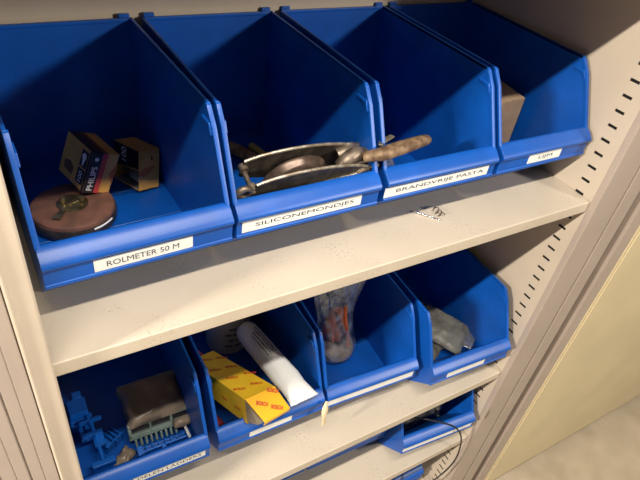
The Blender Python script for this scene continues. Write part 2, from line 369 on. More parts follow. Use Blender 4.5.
storage_bin(0.4490, 0.0520, Z2, -3.0, 'blue plastic bin holding clear bag with orange tape', (0.004, 0.212), None, group=G2)
storage_bin(0.6835, 0.0070, Z2, -2.6, 'blue plastic bin holding a grey packet, right end of the second shelf', (0.045, 0.150), None, group=G2)
storage_bin(0.0000, 0.0760, Z3, 0, 'blue plastic bin at the left end of the third shelf', None, None, group=G3)
storage_bin(0.2300, 0.0760, Z3, 0, 'blue plastic bin in the middle of the third shelf, left of the narrow gap', None, None, group=G3)
storage_bin(0.4560, 0.0740, Z3, -1, 'blue plastic bin in the middle of the third shelf, right of the narrow gap', None, None, group=G3)
storage_bin(0.6850, 0.0100, Z3, -4.5, 'blue plastic bin holding grey bags and the black cable', (0.004, 0.215), None, group=G3)
storage_bin(0.6600, 0.0480, Z4, 0, 'blue plastic bin on the lowest shelf under the cable loop', None, None)

# ------------------------------------------------------------------ tape measure reel (top row, first bin)
cx, cy, z0 = 0.0745, 0.250, 0.0050
t = thing('tape_measure_reel', 'round red-brown tape measure reel with folded brass crank', 'tape measure', (cx, cy, z0))
bm = bmesh.new(); lathe(bm, [(0, 0), (0.052, 0), (0.056, 0.003), (0.057, 0.007), (0.057, 0.020), (0.0555, 0.0245), (0.052, 0.0265), (0.030, 0.0270), (0, 0.0270)], 64); obj('case', bm, M['leather'], t, smooth=True)
bm = bmesh.new(); lathe(bm, [(0.0572, 0.006), (0.0580, 0.0075), (0.0580, 0.0190), (0.0572, 0.0205), (0.056, 0.0205), (0.056, 0.006), (0.0572, 0.006)], 64); obj('rim_band', bm, M['dark_iron'], t, smooth=True)
bm = bmesh.new(); lathe(bm, [(0, 0.0268), (0.021, 0.0268), (0.021, 0.0280), (0.018, 0.0290), (0, 0.0290)], 32); obj('hub_plate', bm, M['brass'], t, smooth=True)
bm = bmesh.new()
prism(bm, [(-0.006, -0.006), (0.010, -0.002), (0.008, 0.008), (-0.030, -0.026), (-0.036, -0.034), (-0.028, -0.038), (-0.018, -0.030)][:3] + [(-0.016, -0.012), (-0.032, -0.030), (-0.022, -0.036)], 'z', 0.0292, 0.0312); cr = obj('crank', bm, M['brass'], t, bevel=0.0006)
bm = bmesh.new(); lathe(bm, [(0, 0.0305), (0.004, 0.0305), (0.0045, 0.034), (0.003, 0.039), (0, 0.0395)], 16, mtx=Matrix.Translation((-0.012, 0.002, 0))); lathe(bm, [(0, 0.030), (0.004, 0.030), (0.004, 0.036), (0, 0.037)], 16, mtx=Matrix.Translation((0.013, -0.001, 0))); obj('crank_knob', bm, M['brass'], cr, smooth=True)
bm = bmesh.new(); R0 = 0.0585
for (a0, a1) in ((-74, -42),):
    n = 8; pts = []
    for k in range(n + 1):
        a = math.radians(a0 + (a1 - a0) * k / n); pts.append((math.cos(a) * R0, math.sin(a) * R0, 0.0175))
    tube(bm, pts, 0.0014, 8)
obj('tape_outlet', bm, M['white'], t, smooth=True)['label'] = 'metal tape outlet, its glint painted white'  # plain white puts the glint of the metal into the colour

# ------------------------------------------------------------------ bulb cartons
def carton_frame(origin, X, Y, Zv):
    X, Y, Zv = Vector(X).normalized(), Vector(Y), Vector(Zv)
    Y = (Y - X * Y.dot(X)).normalized(); Zv = X.cross(Y)
    m = Matrix((X, Y, Zv)).transposed().to_4x4(); m.translation = Vector(origin); return m
mt = carton_frame((0.0897, 0.2545, 0.0440), (0.891, 0.258, -0.372), (-0.267, 0.963, 0.028), (0.366, 0.074, 0.928))
W1, D1, H1 = 0.0422, 0.0697, 0.0627
t = thing('bulb_carton', 'amber PHILIPS light bulb carton, upright, leaning on the reel', 'carton', mtx=mt)
bm = bmesh.new(); box(bm, 0, W1, 0, D1, 0, H1); obj('carton', bm, M['amber'], t, bevel=0.0008)
E_ = 0.0002
# face toward the front right: local y = 0, reading up the black strip
F1 = ((0, -E_, 0), (1, 0, 0), (0, 0, 1))
patch('black_band', t, *F1, [(0, 0), (0.0165, 0), (0.0165, H1), (0, H1)], M['print_black'])
rb = patch('red_band', t, *F1, [(0.0165, 0), (0.0245, 0), (0.0245, H1), (0.0165, H1)], M['print_red'])
sw = patch('orange_swoosh', t, *F1, [(0.040, 0.018), (W1, 0.014), (W1, 0.046), (0.037, 0.036), (0.034, 0.027)], M['print_orange'])
lettering('PHILIPS', t, (0.0132, -E_ - 0.0004, 0.004), (0, 0, 1), (-1, 0, 0), 0.038, 0.0092, M['white'], bold=0.02)
bm = bmesh.new(); lathe(bm, [(0, 0), (0.0030, 0), (0.0030, 0.0003), (0, 0.0003)], 16); obj('crest', bm, M['white'], t, mtx=frame((0.0085, -E_ - 0.0004, 0.053), (1, 0, 0), (0, 0, 1)))
lettering('CLASSICTONE', t, (0.0232, -E_ - 0.0004, 0.004), (0, 0, 1), (-1, 0, 0), 0.050, 0.0045, M['print_orange'])
# top
F2 = ((0, 0, H1 + E_), (1, 0, 0), (0, 1, 0))
patch('black_band', t, *F2, [(0, 0), (0.0165, 0), (0.0165, D1), (0, D1)], M['print_black'])
patch('red_band', t, *F2, [(0.0165, 0), (0.0235, 0), (0.0235, D1), (0.0165, D1)], M['print_brown'])
lettering('CLASSICTONE', t, (0.013, 0.008, H1 + E_ + 0.0004), (0, 1, 0), (-1, 0, 0), 0.052, 0.0060, M['print_brown'])
# left face x = 0 with bulb picture and wattage squares
F3 = ((-E_, D1, 0), (0, -1, 0), (0, 0, 1))
sq = patch('picture_square', t, *F3, [(0.046, 0.033), (0.063, 0.033), (0.063, 0.058), (0.046, 0.058)], M['print_black'])
bm = bmesh.new()
bulb = [(0.0545 + 0.0052 * math.sin(math.radians(a)), 0.0488 + 0.0055 * math.cos(math.radians(a))) for a in range(-140, 141, 20)]
prism(bm, bulb + [(0.0562, 0.0385), (0.0562, 0.0355), (0.0528, 0.0355), (0.0528, 0.0385)], 'z', 0.0004, 0.0007)
obj('bulb_picture', bm, M['white'], t, mtx=frame(*F3))
patch('wattage_square', t, *F3, [(0.046, 0.008), (0.063, 0.008), (0.063, 0.030), (0.046, 0.030)], M['print_black'])
lettering('100', t, (-E_ - 0.0004, D1 - 0.0595, 0.011), (0, 0, 1), (0, 1, 0), 0.016, 0.0085, M['label'], bold=0.02)
patch('black_band', t, *F3, [(0.0645, 0), (D1, 0), (D1, H1), (0.0645, H1)], M['print_black'])
patch('olive_mark', t, *F3, [(0.012, 0.012), (0.034, 0.010), (0.036, 0.022), (0.024, 0.028), (0.010, 0.024)], M['print_brown'])

mt = carton_frame((0.1745, 0.2780, 0.0125), (0.931, 0.32, -0.176), (-0.345, 0.929, -0.135), (0.121, 0.186, 0.975))
W2, D2, H2 = 0.0370, 0.0657, 0.0634
t = thing('bulb_carton', 'amber light bulb carton lettered 100 with an open side, behind the upright one', 'carton', mtx=mt)
bm = bmesh.new(); th = 0.0008
box(bm, 0, W2, 0, th, 0, H2); box(bm, 0, W2, D2 - th, D2, 0, H2); box(bm, W2 - th, W2, 0, D2, 0, H2); box(bm, 0, W2, 0, D2, 0, th); box(bm, 0, W2, 0, D2, H2 - th, H2)
prism(bm, [(0.0, H2), (0.0, H2 * 0.52), (D2, H2 * 0.40), (D2, H2)], 'x', 0, th)
obj('carton', bm, M['amber'], t)
bm = bmesh.new(); box(bm, th, W2 - th, th, D2 - th, th, th + 0.001); box(bm, W2 - 2 * th, W2 - th, th, D2 - th, th, H2 - th); obj('lining', bm, M['carton_in'], t)
bm = bmesh.new(); lathe(bm, [(0, 0.003), (0.008, 0.004), (0.013, 0.010), (0.0155, 0.020), (0.013, 0.032), (0.007, 0.042), (0.0065, 0.056), (0, 0.056)], 24, mtx=Matrix.Translation((W2 / 2, 0.003, 0.0175)) @ Matrix.Rotation(-math.pi / 2, 4, 'X')); obj('bulb', bm, M['grey_pack'], t, smooth=True)
F4 = ((-E_, D2, 0), (0, -1, 0), (0, 0, 1))
patch('black_band', t, *F4, [(0.0, H2 * 0.43), (D2 - 0.001, H2 * 0.55), (D2 - 0.001, H2), (0, H2)], M['print_black'])
lettering('100', t, (-E_ - 0.0004, 0.031, 0.0385), (0, 0, 1), (0, 1, 0), 0.022, 0.0130, M['white'], bold=0.02)
F5 = ((0, -E_, 0), (1, 0, 0), (0, 0, 1))
patch('orange_swoosh', t, *F5, [(0, 0.026), (0.008, 0.021), (0.020, 0.026), (0.030, 0.038), (0.020, 0.036), (0.010, 0.036), (0.001, 0.030)], M['print_orange'])
lettering('b', t, (0.021, -E_ - 0.0003, 0.047), (1, 0, 0), (0, 0, 1), 0.0045, 0.007, M['print_black'], bold=0.03)

# ------------------------------------------------------------------ pulley block with hook (lies on the lip of the second bin)
t = thing('pulley_block', 'old rusty pulley block with grooved wheel and heavy hook resting on bin rims', 'pulley block', (0.345, 0.105, 0.058))
PM = Matrix.Translation((0.353, 0.0985, 0.1200)) @ Matrix.Rotation(math.radians(22), 4, 'X') @ Matrix.Rotation(math.radians(4.0), 4, 'Y')
inv = Matrix.Translation((0.345, 0.105, 0.058)).inverted()
def ppart(name, bm, m, parent=None, label=None, **k):
    mtx = k.pop('mtx', PM)
    o = obj(name, bm, m, parent or t, **k)
    if parent is None: o.matrix_local = inv @ mtx
    if label: o['label'] = label
    return o
def plate(yc, x0, x1, hh, th=0.003):
    n = 22; pts = []
    for k in range(n + 1):
        s = k / n; x = x0 + (x1 - x0) * s
        h = hh * (max(0.0, math.sin(math.pi * min(max(s * 0.86 + 0.06, 0), 1))) ** 0.42)
        pts.append((x, h))
    low = [(x, -h * 0.85) for x, h in reversed(pts)]
    bm = bmesh.new(); prism(bm, pts + low, 'y', yc - th / 2, yc + th / 2)
    # raised rim
    tube(bm, [Vector((x, yc, h)) for x, h in pts], 0.0023, 8, mi=1)  # rim in a lighter grey than the plate
    return bm
ppart('cheek_plate', plate(-0.019, -0.082, 0.100, 0.033), [M['dark_iron'], M['edge_iron']])
ppart('cheek_plate', plate(0.019, -0.084, 0.100, 0.033), [M['dark_iron'], M['edge_iron']])
bm = bmesh.new()
lathe(bm, [(0, -0.0140), (0.049, -0.0140), (0.0515, -0.0125), (0.0510, -0.008), (0.0475, -0.003), (0.0470, 0.0), (0.0475, 0.003), (0.0510, 0.008), (0.0515, 0.0125), (0.049, 0.0140), (0, 0.0140)], 64, mtx=Matrix.Translation((0.003, 0, -0.0300)) @ Matrix.Rotation(math.pi / 2, 4, 'X'))
ppart('grooved_wheel', bm, M['sheave'], smooth=True, label='worn brown grooved wheel')
bm = bmesh.new(); tube(bm, [(-0.012, -0.024, -0.016), (-0.012, 0.024, -0.016)], 0.009, 16); ppart('axle', bm, M['iron'], smooth=True)
bm = bmesh.new(); tube(bm, [(-0.070, -0.0215, -0.020), (0.0, -0.0225, -0.004), (0.088, -0.0225, 0.012)], [0.003, 0.0032, 0.004], 8); ppart('strap', bm, M['edge_iron'], smooth=True)
bm = bmesh.new()
for yy in (-0.0165, 0.0165): tube(bm, [(-0.083, yy - 0.004, 0.004), (-0.083, yy + 0.006, 0.004)], 0.0065, 12)
tube(bm, [(-0.083, -0.022, 0.002), (-0.083, 0.022, 0.002)], 0.0035, 10); ppart('end_bolt', bm, M['iron'], smooth=True)
bm = bmesh.new(); ring = [(-0.099 + 0.0090 * math.cos(2 * math.pi * k / 20), -0.022, 0.0080 + 0.0090 * math.sin(2 * math.pi * k / 20)) for k in range(20)]
tube(bm, ring, 0.0042, 10, closed=True, up=(0, 1, 0)); ppart('eye_ring', bm, M['iron'], smooth=True)
bm = bmesh.new()
tube(bm, spline([(0.070, 0, 0.006), (0.080, 0, 0.010), (0.094, 0, 0.011), (0.104, 0, 0.010), (0.110, 0, 0.010)], 4), [0.0140] * 4 + [0.0165] * 4 + [0.0160] * 4 + [0.014] * 4 + [0.0105], 16)
tube(bm, [(0.086, -0.0255, 0.010), (0.086, 0.0255, 0.010)], 0.0120, 16)
tube(bm, spline([(0.056, -0.008, 0.012), (0.064, -0.004, 0.022), (0.078, 0.000, 0.026), (0.094, 0.000, 0.022)], 4), 0.0115, 12)
tube(bm, spline([(0.060, 0.012, 0.012), (0.074, 0.012, 0.018), (0.092, 0.008, 0.016)], 4), 0.0110, 12)
tube(bm, [(0.100, -0.022, 0.017), (0.112, -0.018, 0.020)], 0.004, 8)
ppart('crosshead', bm, M['iron'], smooth=True)
# cheek plates' ears round the crosshead pin
for yy in (-0.0205, 0.0205):
    bm = bmesh.new(); tube(bm, [(0.096, yy - 0.003, 0.006), (0.096, yy + 0.003, 0.006)], 0.016, 20)
    ppart('plate_ear', bm, M['iron'], smooth=True)
hv = Vector((0.62, 0.63, -0.46))
H0, H1_ = Vector((0.4600, 0.0665, 0.1490)), Vector((0.5440, 0.0755, 0.1530))
hk = spline([H0 + Vector((-0.022, 0.012, -0.009)), H0 + Vector((-0.012, 0.006, -0.004)), H0, H0.lerp(H1_, .3) - hv * .004, H0.lerp(H1_, .65) - hv * .004, H0.lerp(H1_, .95) + hv * .003, H0.lerp(H1_, 1.0) + hv * .020, H0.lerp(H1_, .82) + hv * .038, H0.lerp(H1_, .55) + hv * .042, H0.lerp(H1_, .38) + hv * .034], 6)
rr = []
for k in range(len(hk)):
    s_ = k / (len(hk) - 1)
    rr.append(0.0080 + 0.0032 * math.sin(min(1, s_ / 0.30) * math.pi / 2) if s_ < 0.38 else 0.0112 - (s_ - 0.38) / 0.62 * 0.0070)
bm = bmesh.new(); tube(bm, hk, rr, 16, flat=0.85)
ppart('hook', bm, M['rust'], smooth=True, label='rust brown hook', mtx=Matrix.Identity(4))
bm = bmesh.new(); prism(bm, [(0.462, 0.082), (0.472, 0.093), (0.496, 0.100), (0.500, 0.094), (0.478, 0.084), (0.466, 0.077)], 'z', 0.1535, 0.1560)
ppart('hook_latch', bm, M['edge_iron'], bevel=0.0006, mtx=Matrix.Identity(4))

# cord and yellow stub behind the pulley
bm = bmesh.new(); tube(bm, spline([(0.262, 0.395, 0.014), (0.305, 0.388, 0.016), (0.345, 0.368, 0.016), (0.370, 0.328, 0.018), (0.388, 0.275, 0.016), (0.395, 0.245, 0.014)], 10), 0.0105, 14)
o = obj('cord_length', bm, M['rope'], smooth=True); tag(o, 'thick brown cord lying behind the pulley block', 'cord')
bm = bmesh.new(); tube(bm, [(0.398, 0.352, 0.013), (0.410, 0.292, 0.013)], 0.0075, 12)
o = obj('rubber_stub', bm, M['yel_rub'], smooth=True); tag(o, 'short dull yellow stub behind the pulley block', 'rubber stub')

# clear bag in the third top bin
def pillow(name, mtx, sx, sy, h, m, label, cat, nx=16, ny=12, crumple=0.004, seed=0, parent=None):
    bm = bmesh.new(); top = []; bot = []
    for j in range(ny + 1):
        rt = []; rb_ = []
        for i in range(nx + 1):
            a = i / nx * 2 - 1; c = j / ny * 2 - 1
            hh = h * 0.5 * max(0, (1 - a ** 4)) ** 0.5 * max(0, (1 - c ** 4)) ** 0.5
            n1 = noise.noise(Vector((a * 3 + seed, c * 3, seed))) * crumple; n2 = noise.noise(Vector((a * 7, c * 7 + seed, 3))) * crumple * 0.5
            edge = (i in (0, nx) or j in (0, ny)); k = 0 if edge else 1
            px = a * sx / 2 + noise.noise(Vector((c * 2, seed, a))) * crumple * 0.8; py = c * sy / 2 + noise.noise(Vector((a * 2, seed + 5, c))) * crumple * 0.8
            vt = bm.verts.new(mtx @ Vector((px, py, h * 0.5 + hh + (n1 + n2) * k)))
            rt.append(vt); rb_.append(vt if edge else bm.verts.new(mtx @ Vector((px, py, h * 0.5 - hh))))
        top.append(rt); bot.append(rb_)
    for j in range(ny):
        for i in range(nx):
            bm.faces.new((top[j][i], top[j][i + 1], top[j + 1][i + 1], top[j + 1][i]))
            try: bm.faces.new((bot[j][i], bot[j + 1][i], bot[j + 1][i + 1], bot[j][i + 1]))
            except ValueError: pass
    o = obj(name, bm, m, parent, smooth=True, angle=70)
    if label: tag(o, label, cat)
    return o
pillow('clear_bag', Matrix.Translation((0.535, 0.170, 0.010)) @ Euler((math.radians(14), 0, math.radians(14))).to_matrix().to_4x4(), 0.115, 0.090, 0.042, M['film_dusty'], 'crumpled clear plastic bag below the tip of the rusty hook', 'plastic bag', crumple=0.014, seed=2)

# cardboard box in the LIJM bin
t = thing('cardboard_box', 'brown cardboard box with a split top seam in the LIJM bin', 'cardboard box', mtx=Matrix.Translation((0.768, 0.186, 0.0045)) @ Matrix.Rotation(math.radians(3), 4, 'Z'))
bm = bmesh.new(); bx, by, bz = 0.124, 0.150, 0.117
box(bm, 0, bx, 0, 0.002, 0, bz); box(bm, 0, bx, by - 0.002, by, 0, bz); box(bm, 0, 0.002, 0, by, 0, bz); box(bm, bx - 0.002, bx, 0, by, 0, bz); box(bm, 0, bx, 0, by, 0, 0.002)
obj('carton', bm, M['cardboard'], t, bevel=0.0006)
bm = bmesh.new()
prism(bm, [(0.001, bz - 0.001), (0.070, bz + 0.006), (0.070, bz + 0.008), (0.0, bz + 0.001)], 'x', 0, bx)
prism(bm, [(by, bz), (0.074, bz + 0.003), (0.074, bz + 0.005), (by, bz + 0.002)], 'x', 0, bx)
obj('flap', bm, M['cardboard'], t)
bm = bmesh.new(); box(bm, 0.003, bx - 0.003, 0.003, by - 0.003, bz - 0.012, bz - 0.010); obj('seam_shade', bm, M['black'], t)  # black sheet added for the shade seen through the split seam

# nail and wire clip on the shelf
bm = bmesh.new(); A = Vector((0.5810, 0.0875, 0.0022)); B = Vector((0.6070, 0.0555, 0.0016)); d = (B - A).normalized()
tube(bm, [A, A + d * 0.004, A + d * 0.0045, B - d * 0.003, B], [0.0034, 0.0034, 0.0014, 0.0014, 0.0004], 10)
o = obj('nail', bm, M['chrome'], smooth=True); tag(o, 'bright short nail lying on the beige shelf', 'nail')
bm = bmesh.new()
pts = []
for k in range(40):
    a = k / 39 * math.pi * 5; pts.append((0.6150 + 0.0045 * math.cos(a), 0.0610 + k * 0.0005, 0.0058 + 0.0045 * math.sin(a)))
tube(bm, pts + [(0.620, 0.0860, 0.006), (0.622, 0.0900, 0.0015)], 0.0010, 6)
o = obj('wire_clip', bm, M['iron'], smooth=True); tag(o, 'small dark coiled wire clip beside the nail', 'wire clip')

# ------------------------------------------------------------------ second shelf, first bin
zb = Z2 + 0.0045
t = thing('paper_packet', 'flat brown paper packet with grey-green toothed plastic frame, glinting', 'packet', mtx=Matrix.Translation((0.150, 0.194, zb + 0.026)) @ Euler((math.radians(9), 0, math.radians(-1))).to_matrix().to_4x4())
pillow('packet_wrapping', Matrix.Translation((0.002, 0.034, 0.010)), 0.116, 0.092, 0.036, M['kraft'], None, None, crumple=0.006, seed=4, parent=t)
bm = bmesh.new()
# toothed frame: an upright strip with three windows along the front and comb teeth below
y0 = -0.014
fm = Matrix.Translation((0, y0 - 0.012, -0.002)) @ Matrix.Rotation(math.radians(-38), 4, 'X')
for (a, c) in ((-0.058, -0.052), (-0.018, -0.014), (0.022, 0.027), (0.056, 0.060)): box(bm, a, c, -0.006, 0.004, 0.010, 0.036, 0, fm)
box(bm, -0.058, 0.060, -0.006, 0.004, 0.030, 0.037, 0, fm); box(bm, -0.058, 0.060, -0.006, 0.004, 0.006, 0.017, 0, fm)
for k in range(9): box(bm, -0.050 + k * 0.0095, -0.0455 + k * 0.0095, -0.014, -0.003, -0.006, 0.010, 0, fm)
obj('toothed_frame', bm, M['green'], t, bevel=0.0014)['label'] = 'grey-green toothed plastic'
bm = bmesh.new(); box(bm, -0.054, 0.056, 0.002, 0.005, 0.014, 0.034, 0, fm); obj('window_dark_backing', bm, M['print_black'], t)  # black sheet added so the frame windows look like shaded holes
bm = bmesh.new(); box(bm, -0.056, 0.058, 0.062, 0.078, 0.0, 0.036); obj('back_frame', bm, M['green'], t, bevel=0.002)
pillow('end_lump', Matrix.Translation((0.042, -0.030, 0.008)), 0.036, 0.018, 0.024, M['kraft'], None, None, nx=8, ny=6, crumple=0.003, seed=9, parent=t)
bm = bmesh.new()
for (x, y, rr_) in ((0.006, -0.022, 0.0022), (0.011, -0.026, 0.0020), (0.038, -0.020, 0.0016), (-0.030, -0.028, 0.0012)):
    pass
bm.free()

def clip_comb(name, mtx, label, cat, L=0.085, teeth=7, w_=0.016, h=0.020, m=None):
    bm = bmesh.new()
    box(bm, 0, L, 0, 0.003, 0, h); box(bm, 0, L, 0, w_, 0, 0.003); box(bm, 0, L, w_ - 0.003, w_, 0, h * 0.45)
    for k in range(teeth):
        x = L * (k + 0.5) / teeth; box(bm, x - 0.0015, x + 0.0015, 0.0, w_, 0.0, h * 0.8)
    box(bm, L * 0.46, L * 0.54, -0.005, 0.001, h * 0.2, h * 1.15)
    box(bm, 0, 0.010, -0.003, w_, h * 0.6, h * 1.1)
    o = obj(name, bm, m or M['blue_part'], bevel=0.0008); o.matrix_world = mtx; return tag(o, label, cat)
clip_comb('plastic_clip', Matrix.Translation((0.098, 0.138, zb + 0.012)) @ Euler((math.radians(14), 0, math.radians(-1))).to_matrix().to_4x4(), 'blue ribbed plastic clip in front of the packet', 'clip', 0.094, 8, 0.014, 0.022)
o = clip_comb('plastic_clip', Matrix.Translation((0.050, 0.176, zb + 0.004)) @ Euler((0, 0, math.radians(30))).to_matrix().to_4x4(), 'blue ribbed plastic clip left of the packet', 'clip', 0.042, 5, 0.032, 0.020)
# tall blue bracket standing at the left wall
t = thing('plastic_bracket', 'blue plastic bracket with crossbars standing against the left bin wall', 'bracket', (0.020, 0.235, zb))
t.scale = (1.18, 1.0, 1.18)
bm = bmesh.new()
box(bm, -0.014, 0.014, 0.010, 0.045, 0.0, 0.052); box(bm, -0.016, 0.018, 0.004, 0.016, 0.010, 0.040); box(bm, -0.004, 0.010, 0.044, 0.060, 0.028, 0.054)
obj('block', bm, M['blue_part'], t, bevel=0.0015)
bm = bmesh.new()
tube(bm, [(0.010, 0.010, 0.040), (0.015, -0.035, 0.036), (0.016, -0.088, 0.030)], 0.0035, 8)
tube(bm, [(0.000, 0.010, 0.028), (0.004, -0.035, 0.026)], 0.0025, 8)
box(bm, -0.004, 0.030, -0.006, 0.000, 0.034, 0.042); box(bm, -0.004, 0.026, -0.036, -0.028, 0.026, 0.040)
box(bm, -0.006, 0.000, -0.036, -0.006, 0.026, 0.034); box(bm, 0.010, 0.026, -0.060, -0.034, 0.030, 0.036)
obj('arm', bm, M['blue_part'], t, bevel=0.0008)
bm = bmesh.new(); box(bm, -0.002, 0.034, -0.096, -0.084, 0.022, 0.030); box(bm, -0.002, 0.034, -0.092, -0.088, 0.0, 0.024); obj('foot', bm, M['blue_part'], t, bevel=0.0015)
pillow('paper_scrap', Matrix.Translation((0.073, 0.150, zb + 0.006)) @ Euler((math.radians(10), math.radians(-10), math.radians(38))).to_matrix().to_4x4(), 0.045, 0.026, 0.012, M['kraft'], 'small crumpled brown scrap beside the blue clips', 'paper scrap', 10, 8, 0.004, 6)
bm = bmesh.new(); tube(bm, [(0.1955, 0.190, zb + 0.020), (0.1945, 0.128, zb + 0.034)], 0.0030, 10)
o = obj('plastic_rod', bm, M['tube_white'], smooth=True); tag(o, 'thin white rod along the right wall, beside the packet', 'rod')

# ------------------------------------------------------------------ second shelf, second bin
def hull8(bm, front, back, mi=0):
    """front/back: four corners (TL, TR, BR, BL)"""
    F = [bm.verts.new(p) for p in front]; K = [bm.verts.new(p) for p in back]
    for i in range(4): bm.faces.new((F[i], F[(i + 1) % 4], K[(i + 1) % 4], K[i])).material_index = mi
    bm.faces.new(K[::-1]).material_index = mi
    return F, K
TL, TR = Vector((0.2815, 0.078, -0.3345)), Vector((0.3445, 0.0860, -0.3400))
KL, KR = Vector((0.2385, 0.250, -0.4000)), Vector((0.2935, 0.262, -0.4080))
ax = (TL - KL).normalized(); sx_ = (TR - TL).normalized(); nn = sx_.cross(-ax).normalized()
if nn.z < 0: nn = -nn
dn = -nn * 0.052
t = thing('yellow_carton', 'long yellow BOSCH carton with open end flap over the bin front', 'carton', (0.29, 0.17, -0.44))
iv = Matrix.Translation((-0.29, -0.17, 0.44))
bm = bmesh.new(); hull8(bm, [TL, TR, TR + dn, TL + dn], [KL, KR, KR + dn, KL + dn])
o = obj('carton', bm, [M['yellow']], t, mtx=iv)
sd = o.modifiers.new('card', 'SOLIDIFY'); sd.thickness = 0.0010; sd.offset = -1
bm = bmesh.new(); c0 = TL - ax * 0.012 + dn * 0.03; c1 = TR - ax * 0.012 + dn * 0.03
hull8(bm, [c0, c1, c1 + dn * 0.94, c0 + dn * 0.94], [c0 - ax * 0.002, c1 - ax * 0.002, c1 - ax * 0.002 + dn * 0.94, c0 - ax * 0.002 + dn * 0.94]); bm.faces.new(bm.verts[:4]) if False else None
obj('inner_card', bm, M['grey_carton'], t, mtx=iv)
# lid flap hinged on the top front edge and tucked down
FL, FR = Vector((0.3005, 0.0330, -0.3560)), Vector((0.3580, 0.0405, -0.3525))
_n = (TR - TL).cross(FL - TL).normalized(); FR = FR - _n * (FR - TL).dot(_n)
def slab(pts, m, name, th=0.0011, parent=None):
    bm = bmesh.new(); P = [Vector(p) for p in pts]; n = (P[1] - P[0]).cross(P[2] - P[0]).normalized()
    A = [bm.verts.new(p) for p in P]; Bv = [bm.verts.new(p - n * th) for p in P]
    bm.faces.new(A); bm.faces.new(Bv[::-1])
    for i in range(len(P)): bm.faces.new((A[i], A[(i + 1) % len(P)], Bv[(i + 1) % len(P)], Bv[i]))
    return obj(name, bm, m, parent, mtx=iv)
fl = slab([TL, TR, FR, FL], M['yellow_flap'], 'end_flap', parent=t)
slab([FL, FR, FR + Vector((0, 0.003, -0.012)), FL + Vector((0, 0.003, -0.012))], M['yellow_flap'], 'tuck_flap', parent=t)
slab([TL + dn * 0.02, FL + Vector((-0.001, 0.002, -0.001)), FL + Vector((-0.010, 0.006, -0.008)), TL + dn * 0.9 - ax * -0.002], M['grey_carton'], 'side_flap', parent=t)
def bosch(org, ux, uy, w_, h, n_up, par=t):
    lettering('BOSCH', par, iv @ (Vector(org) + n_up), ux, uy, w_, h, M['print_bosch'], depth=0.0006, bold=0.035)
topn = nn * 0.0004
for (a, c) in ((0.10, 0.25), (0.18, 0.72), (0.34, 0.10), (0.40, 0.60), (0.58, 0.22), (0.63, 0.78), (0.80, 0.02), (0.83, 0.55)):
    L0 = KL.lerp(TL, a); R0_ = KR.lerp(TR, a); p = L0.lerp(R0_, c)
    bosch(p, ((TL - KL).normalized() * 0.55 + sx_ * 0.8), (-(TL - KL).normalized() * 0.8 + sx_ * 0.55), 0.0225, 0.0072, topn)
nf = (TR - TL).cross(FL - TL).normalized(); nf = nf if nf.z > 0 else -nf
fd = (FL - TL).normalized()
for (a, c) in ((0.42, 0.24), (0.78, 0.55), (0.16, 0.78)):
    p = TL.lerp(FL, a).lerp(TR.lerp(FR, a), c)
    ux = (fd * 0.60 + sx_ * 0.8).normalized(); uy = nf.cross(ux)
    bosch(p - ux * 0.008, ux, uy, 0.0225, 0.0082, nf * 0.0016)
# printing on the long left side
sdn = (-ax).cross(dn).normalized(); sdn = sdn if sdn.x < 0 else -sdn
for a in (0.35, 0.6, 0.82):
    p = KL.lerp(TL, a) + dn * 0.62
    bosch(p, ax, -dn, 0.017, 0.005, sdn * 0.0004)

# white wrapped tube
t = thing('wrapped_tube', 'white cartridge tube in crinkled wrapping, flattened at the end, beside yellow carton', 'tube', (0.39, 0.16, -0.42))
iv2 = Matrix.Translation((-0.39, -0.16, 0.42))
def tube_loft(secs, seg=24, seed=0, cr=0.0006):
    bm = bmesh.new(); rings = []
    for (c, wv, hv) in secs:
        c, wv, hv = Vector(c), Vector(wv), Vector(hv)
        rings.append([bm.verts.new(c + wv * math.cos(2 * math.pi * k / seg) + hv * math.sin(2 * math.pi * k / seg) + Vector((0, 0, 1)) * noise.noise(Vector((k * .7, c.y * 60, seed))) * cr * 2) for k in range(seg)])
    for A, Bq in zip(rings, rings[1:]):
        for k in range(seg): bm.faces.new((A[k], A[(k + 1) % seg], Bq[(k + 1) % seg], Bq[k]))
    bm.faces.new(rings[0][::-1]); bm.faces.new(rings[-1]); return bm
K0, K1 = Vector((0.378, 0.290, -0.4080)), Vector((0.3910, 0.048, -0.3560))
dr_ = (K1 - K0).normalized(); wx = Vector((1, 0.10, 0)) - dr_ * Vector((1, 0.10, 0)).dot(dr_); wx.normalize(); hz_ = wx.cross(dr_).normalized(); hz_ = hz_ if hz_.z > 0 else -hz_
secs = []
for s, a, h in ((0, .012, .012), (.012, .0215, .021), (.04, .0245, .0245), (.15, .0255, .0250), (.3, .0255, .0250), (.45, .026, .024), (.6, .027, .0215), (.72, .0280, .0180), (.83, .0260, .0130), (.91, .0275, .0085), (.965, .0290, .0035), (1.0, .0305, .0012)):
    c = K0.lerp(K1, s) - hz_ * 0.004 * s; secs.append((c, wx * a, hz_ * h))
obj('wrapping', tube_loft(secs, 28, 3, 0.0010), M['tube_white'], t, smooth=True, angle=60, mtx=iv2)
ty_ = hz_.cross(dr_)
for row, (off, L_) in enumerate(((0.006, 0.095), (0.0, 0.085), (-0.006, 0.080), (-0.012, 0.070))):
    o0 = iv2 @ (K0.lerp(K1, 0.14 + 0.03 * row) + wx * off + hz_ * (0.0285 - abs(off) * 0.30))
    bm = bmesh.new(); x_ = 0.0; rnd = random.Random(row + 3)
    while x_ < L_:
        w_ = rnd.uniform(0.0018, 0.0034); h_ = rnd.uniform(0.0016, 0.0026); box(bm, x_, x_ + w_, 0, h_, 0, 0.0003); x_ += w_ + rnd.choice((0.0006, 0.0006, 0.0008, 0.0026))
    obj('printed_line', bm, M['print_black'], t, mtx=frame(o0, dr_, ty_))

